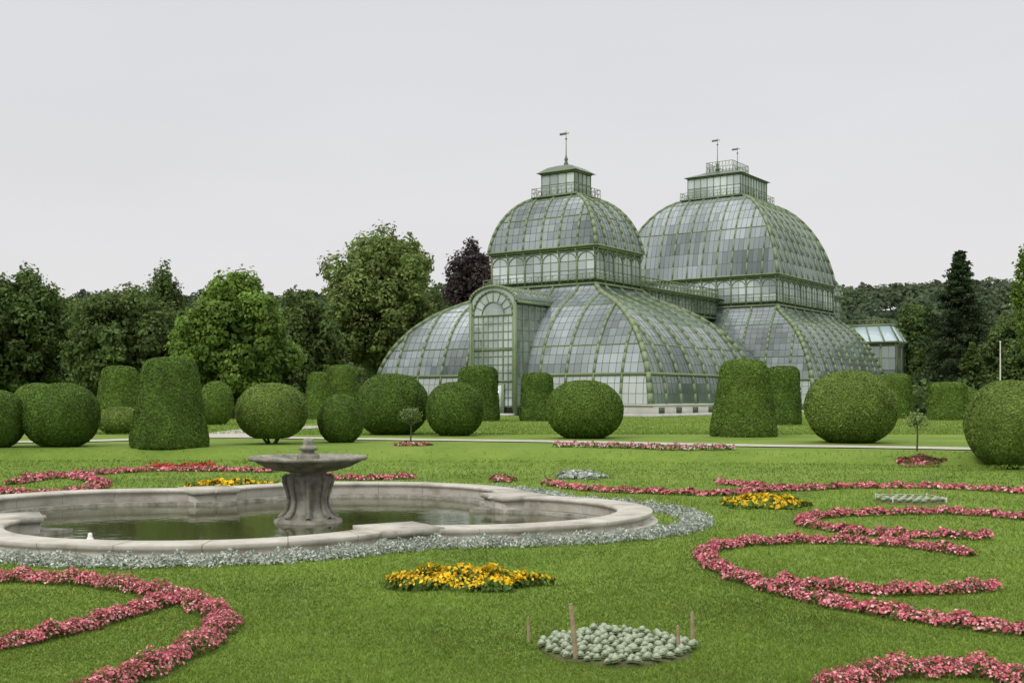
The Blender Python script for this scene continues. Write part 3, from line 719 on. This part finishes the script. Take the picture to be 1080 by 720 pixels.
def shell(name, prof, y0, dx, main, pmain, detail='FR', parent=ph_, faces='FRBL', x0=0, tonek=1.0, ribw=.19, thin=.032, pur=.09):
    prof = np.asarray(prof, float); J = len(prof)
    mp = {'F': lambda s, o, z: np.stack([x0+s, y0-o, z], -1), 'B': lambda s, o, z: np.stack([x0-s, y0+o, z], -1),
          'R': lambda s, o, z: np.stack([x0+o, y0+s, z], -1), 'L': lambda s, o, z: np.stack([x0-o, y0-s, z], -1)}
    g = MB(); ribs = []; th = MB(); pu = MB()
    for f in faces:
        al, ou = (prof[:, 0], prof[:, 1]) if f in 'FB' else (prof[:, 1], prof[:, 0]); z = prof[:, 2]
        L = al.max(); n = max(2, int(round(2*L/dx/main))*main) if 2*L/dx > main else max(2, int(round(2*L/dx)))
        X = np.linspace(-L, L, n+1)
        S = np.clip(X[None, :], -al[:, None], al[:, None]); O = np.repeat(ou[:, None], n+1, 1); ZZ = np.repeat(z[:, None], n+1, 1)
        Pt = mp[f](S, O, ZZ)
        A, B_, C, D = Pt[:-1, :-1], Pt[:-1, 1:], Pt[1:, 1:], Pt[1:, :-1]
        ok = ((S[:-1, 1:]-S[:-1, :-1])+(S[1:, 1:]-S[1:, :-1])) > 1e-4
        Q = np.stack([A, B_, C, D], 2)[ok]
        k = len(Q); sc = ((S[:-1, 1:]+S[:-1, :-1])/2)[ok]; zc = ZZ[:-1, :-1][ok]
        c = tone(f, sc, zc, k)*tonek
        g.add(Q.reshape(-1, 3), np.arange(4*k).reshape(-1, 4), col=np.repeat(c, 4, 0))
        for i in range(1, n):
            x = X[i]; P0 = []; P1 = []
            for j in range(J-1):
                a0, a1 = al[j], al[j+1]
                if abs(x) >= a0 and abs(x) >= a1: continue
                t0, t1 = 0.0, 1.0
                if abs(x) > a1: t1 = (a0-abs(x))/(a0-a1)
                if abs(x) > a0: t0 = (abs(x)-a0)/(a1-a0)
                q0 = mp[f](np.array(x), np.array(ou[j]+(ou[j+1]-ou[j])*t0), np.array(z[j]+(z[j+1]-z[j])*t0))
                q1 = mp[f](np.array(x), np.array(ou[j]+(ou[j+1]-ou[j])*t1), np.array(z[j]+(z[j+1]-z[j])*t1))
                P0.append(q0); P1.append(q1)
            if not P0: continue
            if i % main == 0:
                r = MB(); bars(r, P0, P1, ribw, ribw*1.5); ribs.append(r)
            elif f in detail: bars(th, P0, P1, thin, thin*1.2)
        for j in range(J):
            P = Pt[j]; w = pur if j % pmain == 0 else thin*.9
            if j % pmain == 0: bars(pu, [P[0]], [P[-1]], w, w*1.3)
            elif f in detail: bars(th, [P[0]], [P[-1]], w, w)
    go = g.build(name, M_glass, parent)
    if th.n: th.build('glazing_bars', M_metal_d, go)
    if pu.n: pu.build('purlins', M_metal, go)
    for r in ribs: r.build('rib', M_metal, go)
    for sx, sy in ((1, -1), (-1, -1), (1, 1), (-1, 1)):
        if len(faces) < 4: break
        r = MB(); polybar(r, np.stack([x0+sx*prof[:, 0], y0+sy*prof[:, 1], prof[:, 2]], 1), ribw*1.8, ribw*2.0); r.build('hip_rib', M_metal, go)
    return go

AP = np.array([(1.0, 0.0), (.992, .10), (.97, .21), (.925, .33), (.855, .45), (.765, .56), (.655, .66), (.53, .745), (.395, .815), (.265, .865), (.15, .905), (.07, .945), (.02, .98), (0, 1.0)])
def apron_prof(A, B, a, b, z0, z1, J=18, lin=0.0):
    seg = np.hypot(np.diff(AP[:, 0])*9, np.diff(AP[:, 1])*11); cu = np.concatenate([[0], np.cumsum(seg)]); k = np.linspace(0, cu[-1], J)
    g = np.interp(k, cu, AP[:, 0]); h = np.interp(k, cu, AP[:, 1])
    g = g*(1-lin)+(1-h)*lin
    return np.stack([a+(A-a)*g, b+(B-b)*g, z0+(z1-z0)*h], 1)
def dome_prof(a, b, la, lb, z0, z1, J=11, lin=0.0):
    ph = np.linspace(0, math.pi/2*.93, J); g = 1-(1-np.cos(ph))/(1-math.cos(math.pi/2*.93)); h = np.sin(ph)/math.sin(math.pi/2*.93)
    g = g*(1-lin)+(1-h)*lin
    return np.stack([la+(a-la)*g, lb+(b-lb)*g, z0+(z1-z0)*h], 1)

def railing(m, hx, hy, y0, z, h=.9, step=.7, w=.045):
    c = [(-hx, y0-hy), (hx, y0-hy), (hx, y0+hy), (-hx, y0+hy)]
    for k in range(4):
        p, q = np.array(c[k]), np.array(c[(k+1) % 4]); L = np.linalg.norm(q-p); n = max(2, int(L/step))
        t = np.linspace(0, 1, n+1)[:, None]; P = p+(q-p)*t
        lo = np.column_stack([P, np.full(n+1, z)]); hi = np.column_stack([P, np.full(n+1, z+h)])
        bars(m, lo[:-1], hi[:-1], w); bars(m, [lo[0]+(0, 0, h)], [lo[-1]+(0, 0, h)], w*1.4); bars(m, [lo[0]+(0, 0, h*.5)], [lo[-1]+(0, 0, h*.5)], w)
        bars(m, lo[:-1], hi[1:], w*.6)

def walls(name, hx, hy, y0, z0, z1, bay, parent=ph_, x0=0, arch=True, faces='FR', cor=.35, win=True, core=None, slim=False, tk=1.15, rows=3, pw=None):
    m = MB(); box(m, (x0, y0, (z0+z1)/2), (2*hx-.12, 2*hy-.12, z1-z0)); d = m.build(name, core or M_dark, parent)
    m = MB(); k = .5 if slim else 1
    box(m, (x0, y0, z0+.10*k), (2*hx+.5*k, 2*hy+.5*k, .2*k))
    if not slim:
        box(m, (x0, y0, z0+.55), (2*hx+.12, 2*hy+.12, .10)); box(m, (x0, y0, z1-.32), (2*hx+.14, 2*hy+.14, .10))
    box(m, (x0, y0, z1-.08*k), (2*hx+cor, 2*hy+cor, .2*k)); box(m, (x0, y0, z1+.08*k), (2*hx+cor*2, 2*hy+cor*2, .12*k)); m.build('cornice', M_metal, d)
    po = MB(); pw = pw or (.08 if slim else .16)
    for f in faces:
        L, O = (hx, hy) if f in 'FB' else (hy, hx); n = max(2, int(round(2*L/bay))); X = np.linspace(-L, L, n+1)
        def pt(s, o, z):
            return {'F': (x0+s, y0-o, z), 'R': (x0+o, y0+s, z), 'L': (x0-o, y0-s, z), 'B': (x0-s, y0+o, z)}[f]
        for xx in X: bars(po, [pt(xx, O, z0)], [pt(xx, O, z1)], pw)
        if not slim:
            for xx in X: bars(po, [pt(xx, O+.05, z1-.8)], [pt(xx, O+cor*.9, z1-.15)], .06)
        if not win: continue
        for i in range(n):
            a_, b_ = X[i]+pw/2, X[i+1]-pw/2; w = MB(); zz0, zz1 = (z0+.12, z1-.18) if slim else (z0+.62, z1-.4)
            nr, nc = (2, 1) if slim else (rows, 2)
            for r in range(nr):
                for cc in range(nc):
                    s0, s1 = a_+(b_-a_)*cc/nc, a_+(b_-a_)*(cc+1)/nc; u0, u1 = zz0+(zz1-zz0)*r/nr, zz0+(zz1-zz0)*(r+1)/nr
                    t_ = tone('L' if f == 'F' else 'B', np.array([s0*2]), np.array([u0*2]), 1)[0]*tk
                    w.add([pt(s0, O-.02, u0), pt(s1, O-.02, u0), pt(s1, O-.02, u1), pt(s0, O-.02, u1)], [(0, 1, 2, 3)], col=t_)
            w.build('window', M_glass, d)
            mid = (a_+b_)/2; rr = (b_-a_)/2
            for r in range(1, nr): bars(po, [pt(a_, O, zz0+(zz1-zz0)*r/nr)], [pt(b_, O, zz0+(zz1-zz0)*r/nr)], .045)
            if not slim: bars(po, [pt(mid, O, zz0)], [pt(mid, O, zz1)], .05)
            if arch:
                th = np.linspace(0, math.pi, 9); P = np.array([pt(mid-rr*math.cos(t), O+.03, zz1-rr*.95+rr*.9*math.sin(t)) for t in th]); polybar(po, P, .06)
    po.build('posts', M_metal, d)
    return d

def lantern(y0, la, lb, z0, zt, spire, flags, big=False):
    d = walls('lantern', la, lb, y0, z0+.2, zt-.8, .85, cor=.22, arch=False, slim=True, tk=1.5)
    m = MB(); box(m, (0, y0, z0+.05), (2*la+1.5, 2*lb+1.5, .12)); m.build('gallery', M_metal, d)
    m = MB(); railing(m, la+.7, lb+.7, y0, z0+.11, .8, .55, .035); m.build('railing', M_metal, d)
    a, b = la+.4, lb+.4; k = .30 if not big else .5
    rows = [(a, b, zt-.76), (a*.82, b*.84, zt-.5), (a*.6, b*.66, zt-.2), (a*k*.9, b*k*1.1, zt+.05)]
    V = []; q = []
    for x, y, z in rows: V += [(-x, y0-y, z), (x, y0-y, z), (x, y0+y, z), (-x, y0+y, z)]
    for r in range(3):
        for s in range(4): q.append((4*r+s, 4*r+(s+1) % 4, 4*r+4+(s+1) % 4, 4*r+4+s))
    q.append((12, 13, 14, 15)); m = MB(); m.add(V, q); m.build('lantern_roof', M_metal_d, d)
    if big:
        m = MB(); railing(m, a*k*.9, b*k*1.1, y0, zt+.02, 1.2, .4, .04); m.build('cresting', M_metal, d)
    for fy in flags:
        m = MB(); lathe(m, [(.28, zt), (.22, zt+.3), (.12, zt+.5), (.2, zt+.7), (.1, zt+.9), (.05, zt+1.2), (.03, spire)], 10, (0, y0+fy, 0)); lathe(m, [(.02, spire-.9), (.13, spire-.78), (.02, spire-.66)], 10, (0, y0+fy, 0))
        sp = m.build('finial', M_metal_d, d)
        m = MB(); box(m, (-.4, y0+fy, spire-.25), (.7, .03, .22)); box(m, (.18, y0+fy, spire-.25), (.3, .03, .08)); m.build('weather_vane', M_metal_d, sp)
    return d

def plinth(hx, hy, y0, x0=0):
    m = MB(); box(m, (x0, y0, Z(.75)), (2*hx+.4, 2*hy+.4, 1.1)); box(m, (x0, y0, Z(1.36)), (2*hx+.6, 2*hy+.6, .16)); box(m, (x0, y0, Z(.45)), (2*hx+.7, 2*hy+.7, .35))
    d = m.build('plinth', M_plinth, ph_)
    for k in np.arange(-hx+1.6, hx-1, 3.2):
        m = MB(); box(m, (x0+k, y0-hy-.21, Z(.92)), (1.0, .06, .5)); m.build('vent', M_metal_d, d)
    for k in np.arange(-hy+1.6, hy-1, 3.2):
        m = MB(); box(m, (x0+hx+.21, y0+k, Z(.92)), (.06, 1.0, .5)); m.build('vent', M_metal_d, d)
    return d

def pavilion(y0, A, B, a, b, la, lb, zd, lz, spire, flags, big, dx=.70, detail='FR', lin=0.0, dlin=.15):
    plinth(A, B, y0)
    pr = apron_prof(A, B, a, b, Z(1.44), Z(12.5), lin=lin)
    g = shell('lower_glass_roof', pr, y0, dx, 4, 6, detail)
    zb = Z(4.0); hx_ = float(np.interp(zb, pr[:, 2], pr[:, 0]))+.06; hy_ = float(np.interp(zb, pr[:, 2], pr[:, 1]))+.06
    cs = [(-hx_, y0-hy_, zb), (hx_, y0-hy_, zb), (hx_, y0+hy_, zb), (-hx_, y0+hy_, zb)]
    m = MB(); bars(m, cs, cs[1:]+cs[:1], .2, .24); m.build('window_band', M_metal, g)
    walls('clerestory', a-.05, b-.05, y0, Z(12.45), Z(16.0), 1.9, cor=.4, tk=1.35)
    m = MB(); railing(m, a+.55, b+.55, y0, Z(12.75), .7, .8); m.build('gallery_railing', M_metal, ph_)
    shell('dome_glass', dome_prof(a+.15, b+.15, la+.25, lb+.25, Z(16.15), Z(zd), lin=dlin), y0, .66, 3, 4, detail, ribw=.15)
    lantern(y0, la, lb, Z(zd), Z(lz), Z(spire), flags, big)
pavilion(0, 15.3, 11.2, 5.95, 4.36, 1.9, 1.5, 21.5, 24.7, 28.2, [0], False, dlin=.14)
pavilion(38, 16.0, 13.0, 10.3, 9.4, 3.5, 4.1, 26.4, 30.0, 34.0, [-3.0, 3.0], True, lin=.12, dlin=.2)
Y3 = 58.5
pavilion(Y3, 15.3, 11.2, 5.95, 4.36, 1.9, 1.5, 20.4, 22.6, 24.0, [0], False, 1.3, 'R')
ya, yb = 10.5, 25
L = (yb-ya)/2; ym = (ya+yb)/2
pr = apron_prof(10.5, 1, 2.6, 1, Z(1.44), Z(11.2)); pr[:, 1] = L
for fc in 'RL': shell('wing_glass_roof', pr, ym, .70, 4, 4, 'R', faces=fc)
m = MB(); box(m, (0, ym, Z(.9)), (21.4, 2*L, 1.1)); m.build('plinth', M_plinth, ph_)
walls('wing_clerestory', 3.0, L+3, ym, Z(11.1), Z(13.4), 1.6, cor=.7, arch=False, faces='R', rows=2)
m = MB(); railing(m, 3.4, L+2.8, ym, Z(13.5), 1.0, .8, .07); m.build('wing_railing', M_metal, ph_)
# side transept of the rear pavilion: glazed walls under a sloping bluish glass roof
tx, ty = 10.9, Y3-2.5
tr_ = walls('transept', 5.9, 3.8, ty, Z(.4), Z(9.0), 1.95, x0=tx, cor=.4, arch=False, tk=1.0, rows=5, pw=.24)
b0 = [(tx-6.3, ty-4.2, Z(9.2)), (tx+6.3, ty-4.2, Z(9.2)), (tx+6.3, ty+4.2, Z(9.2)), (tx-6.3, ty+4.2, Z(9.2))]
b1 = [(tx-6.3, ty-2.2, Z(11.4)), (tx+4.6, ty-2.2, Z(11.4)), (tx+4.6, ty+2.2, Z(11.4)), (tx-6.3, ty+2.2, Z(11.4))]
m = MB(); m.add(b0+b1, [(0, 1, 5, 4), (1, 2, 6, 5), (2, 3, 7, 6), (4, 5, 6, 7)], col=(.36, .45, .48)); rf = m.build('transept_roof', M_glass, tr_)
m = MB()
for t in np.linspace(0, 1, 8):
    A0 = np.array(b0[0])*(1-t)+np.array(b0[1])*t; A1 = np.array(b1[0])*(1-t)+np.array(b1[1])*t; bars(m, [A0], [A1], .16)
for t in np.linspace(0, 1, 5):
    A0 = np.array(b0[1])*(1-t)+np.array(b0[2])*t; A1 = np.array(b1[1])*(1-t)+np.array(b1[2])*t; bars(m, [A0], [A1], .16)
bars(m, [b1[0], b1[1]], [b1[1], b1[2]], .3); m.build('transept_ribs', M_metal, tr_)
m = MB(); pts = [np.array(p) for p in b1]
for k in range(2):
    p, q = pts[k], pts[k+1]; t = np.linspace(0, 1, 12)[:, None]; PP = p+(q-p)*t; bars(m, PP, PP+(0, 0, .7), .06); bars(m, [p+(0, 0, .7)], [q+(0, 0, .7)], .08)
m.build('transept_railing', M_metal, tr_)
# entrance portal
W2 = 2.45; XP = .15; yf = -12.4; yb_ = -7.4; zs = Z(10.5); zt = Z(11.85)
m = MB(); box(m, (XP, (yf+yb_)/2+.1, zs/2), (2*W2-.1, yb_-yf-.1, zs)); po = m.build('entrance_portal', M_dark, ph_)
gm = MB()
def arcz(s): return zs+(zt-zs)*math.sqrt(max(0, 1-(s/(W2+.02))**2))
nc, nr = 10, 17
for c_ in range(nc):
    a_, b_ = -W2+2*W2*c_/nc, -W2+2*W2*(c_+1)/nc
    for r in range(nr):
        u, v = .8+(zs-.8)*r/nr, .8+(zs-.8)*(r+1)/nr
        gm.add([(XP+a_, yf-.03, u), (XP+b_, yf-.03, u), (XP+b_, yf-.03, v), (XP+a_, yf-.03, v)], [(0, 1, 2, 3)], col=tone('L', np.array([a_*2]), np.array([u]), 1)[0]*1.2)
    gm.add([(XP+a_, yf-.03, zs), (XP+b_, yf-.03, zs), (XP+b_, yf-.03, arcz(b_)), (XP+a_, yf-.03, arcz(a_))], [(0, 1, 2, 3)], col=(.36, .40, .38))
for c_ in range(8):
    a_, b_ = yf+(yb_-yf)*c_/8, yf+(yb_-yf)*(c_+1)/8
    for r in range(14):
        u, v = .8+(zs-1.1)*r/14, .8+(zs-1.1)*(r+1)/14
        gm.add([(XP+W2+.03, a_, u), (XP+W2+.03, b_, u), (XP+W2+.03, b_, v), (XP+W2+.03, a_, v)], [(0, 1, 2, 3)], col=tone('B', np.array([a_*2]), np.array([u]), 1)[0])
gm.build('portal_glass', M_glass, po)
m = MB()
AR = W2-.25; az = zt-AR-.32
for r in (AR, AR*.55):
    th = np.linspace(0, math.pi, 17); polybar(m, [(XP-r*math.cos(t), yf-.1, az+r*math.sin(t)) for t in th], .15 if r == AR else .08)
for k in range(1, 8):
    t = k*math.pi/8; bars(m, [(XP-AR*.55*math.cos(t), yf-.08, az+AR*.55*math.sin(t))], [(XP-AR*math.cos(t), yf-.08, az+AR*math.sin(t))], .05)
for x in np.linspace(-AR, AR, 9): bars(m, [(XP+x, yf-.08, .6)], [(XP+x, yf-.08, az)], .14 if abs(abs(x)-AR) < .01 else (.10 if abs(x) > AR*.45 and abs(x) < AR*.55 else .045))
for z in np.linspace(.9, az, 12): bars(m, [(XP-AR, yf-.08, z)], [(XP+AR, yf-.08, z)], .045)
bars(m, [(XP-AR, yf-.1, 3.1), (XP-AR, yf-.1, az), (XP-AR, yf-.1, 5.9)], [(XP+AR, yf-.1, 3.1), (XP+AR, yf-.1, az), (XP+AR, yf-.1, 5.9)], .12)
m.build('arch_window_bars', M_metal, po)
m = MB()
for s in (-1, 1): box(m, (XP+s*(W2-.02), yf-.1, zs/2), (.26, .30, zs))
for y in np.linspace(yf+.1, yb_, 6)[1:]: bars(m, [(XP+W2+.05, y, .5)], [(XP+W2+.05, y, zs)], .11)
for z in np.linspace(1, zs-.6, 10): bars(m, [(XP+W2+.05, yf, z)], [(XP+W2+.05, yb_, z)], .05)
m.build('portal_posts', M_metal, po)
m = MB()
th = np.linspace(0, math.pi, 19); GR = W2+.10
arc = np.array([(XP-GR*math.cos(t), yf-.15, zs+(zt+.1-zs)*math.sin(t)) for t in th]); polybar(m, arc, .2, .2)
for s in (-1, 1): box(m, (XP+s*(W2+.08), (yf+yb_)/2+.2, zs-.06), (.36, yb_-yf+.4, .2))
m.build('portal_cornice', M_metal, po)
m = MB(); arc1 = arc*1.0; arc1[:, 1] = yf-.02; arc2 = arc1+np.array([0, (yb_-yf)+1.2, 0]); n = len(arc)
m.add(np.vstack([arc1, arc2]), [(i, i+1, n+i+1, n+i) for i in range(n-1)], col=(.18, .22, .21)); pg = m.build('portal_roof', M_glass, po)
m = MB()
for y in np.linspace(yf+.6, yb_+.9, 6): polybar(m, [(p[0], y, p[2]+.02) for p in arc], .08)
for i in range(2, n-1, 3): bars(m, [arc1[i]], [arc2[i]], .06)
m.build('roof_bars', M_metal, po)
m = MB()
box(m, (XP, yf-.2, 1.45), (2.6, .12, 2.9)); dr = m.build('door', M_metal, po)
m = MB()
for s in (-.62, .62): box(m, (XP+s, yf-.28, 1.75), (.9, .05, 1.9), (.50, .53, .52))
m.build('door_panes', M_glass, po)
m = MB(); box(m, (XP, yf-.7, .1), (5.0, 1.6, .25)); m.build('doorstep', M_plinth, po)
# weather vanes hang below finials of lanterns: keep the tree at thing > part > sub-part
for o in list(bpy.data.objects):
    if o.name.startswith('weather_vane') and o.parent and o.parent.parent and o.parent.name.startswith('finial'):
        o.parent = o.parent.parent
# ------------------------------------------------------------------ light, world, camera
w = bpy.data.worlds.new('World'); scn.world = w; w.use_nodes = True; nt = w.node_tree
bg = nt.nodes['Background']
sky = N(nt, 'ShaderNodeTexSky'); sky.sky_type = 'NISHITA'; sky.sun_disc = False; sky.sun_elevation = R(42); sky.sun_rotation = R(220)
hs = N(nt, 'ShaderNodeHueSaturation'); hs.inputs['Saturation'].default_value = .15; hs.inputs['Value'].default_value = 1.0
nt.links.new(sky.outputs[0], hs.inputs['Color'])
tc = N(nt, 'ShaderNodeTexCoord'); sx = N(nt, 'ShaderNodeSeparateXYZ'); nt.links.new(tc.outputs['Generated'], sx.inputs[0])
no = N(nt, 'ShaderNodeTexNoise'); no.inputs['Scale'].default_value = 2.2; no.inputs['Detail'].default_value = 4
mp_ = N(nt, 'ShaderNodeMapping'); mp_.inputs['Scale'].default_value = (1, 1, 4); nt.links.new(tc.outputs['Generated'], mp_.inputs[0]); nt.links.new(mp_.outputs[0], no.inputs['Vector'])
rp = N(nt, 'ShaderNodeValToRGB'); e = rp.color_ramp.elements
S_ = 10.0
e[0].position = 0; e[0].color = (.81, .79, .785, 1); e[1].position = 1; e[1].color = (1.9, 1.9, 1.9, 1)
x = e.new(.12); x.color = (.78, .772, .785, 1); x = e.new(.33); x.color = (.725, .74, .765, 1); x = e.new(.55); x.color = (1.4, 1.4, 1.4, 1)
nt.links.new(sx.outputs['Z'], rp.inputs['Fac'])
ml = N(nt, 'ShaderNodeMapRange'); ml.inputs[1].default_value = .3; ml.inputs[2].default_value = .7; ml.inputs[3].default_value = .97*S_; ml.inputs[4].default_value = 1.03*S_
nt.links.new(no.outputs['Fac'], ml.inputs[0])
vs = N(nt, 'ShaderNodeVectorMath', operation='SCALE'); nt.links.new(rp.outputs['Color'], vs.inputs[0]); nt.links.new(ml.outputs[0], vs.inputs['Scale'])
mx = N(nt, 'ShaderNodeMix', data_type='RGBA'); mx.inputs['Factor'].default_value = .93
nt.links.new(hs.outputs[0], mx.inputs[6]); nt.links.new(vs.outputs[0], mx.inputs[7])
nt.links.new(mx.outputs[2], bg.inputs['Color']); bg.inputs['Strength'].default_value = .1
sl = bpy.data.lights.new('sun', 'SUN'); sl.energy = 1.5; sl.angle = R(14); sl.color = (1, .96, .89)
so = bpy.data.objects.new('sun', sl); COL.objects.link(so); so.rotation_euler = (R(48), 0, R(-40)); so.location = (-20, -20, 40)
cam = bpy.data.cameras.new('camera'); co = bpy.data.objects.new('camera', cam); COL.objects.link(co)
co.location = (0, 0, EYE); co.rotation_euler = (R(90), 0, 0); cam.sensor_width = 36; cam.lens = F/1080*36
cam.shift_y = (HOR-360)/1080; cam.clip_start = .1; cam.clip_end = 9000
scn.camera = co
scn.view_settings.view_transform = 'Standard'
try: scn.view_settings.look = 'None'
except Exception: pass
scn.view_settings.exposure = 0
for o in bpy.data.objects:
    if 'loc0' in o: del o['loc0']
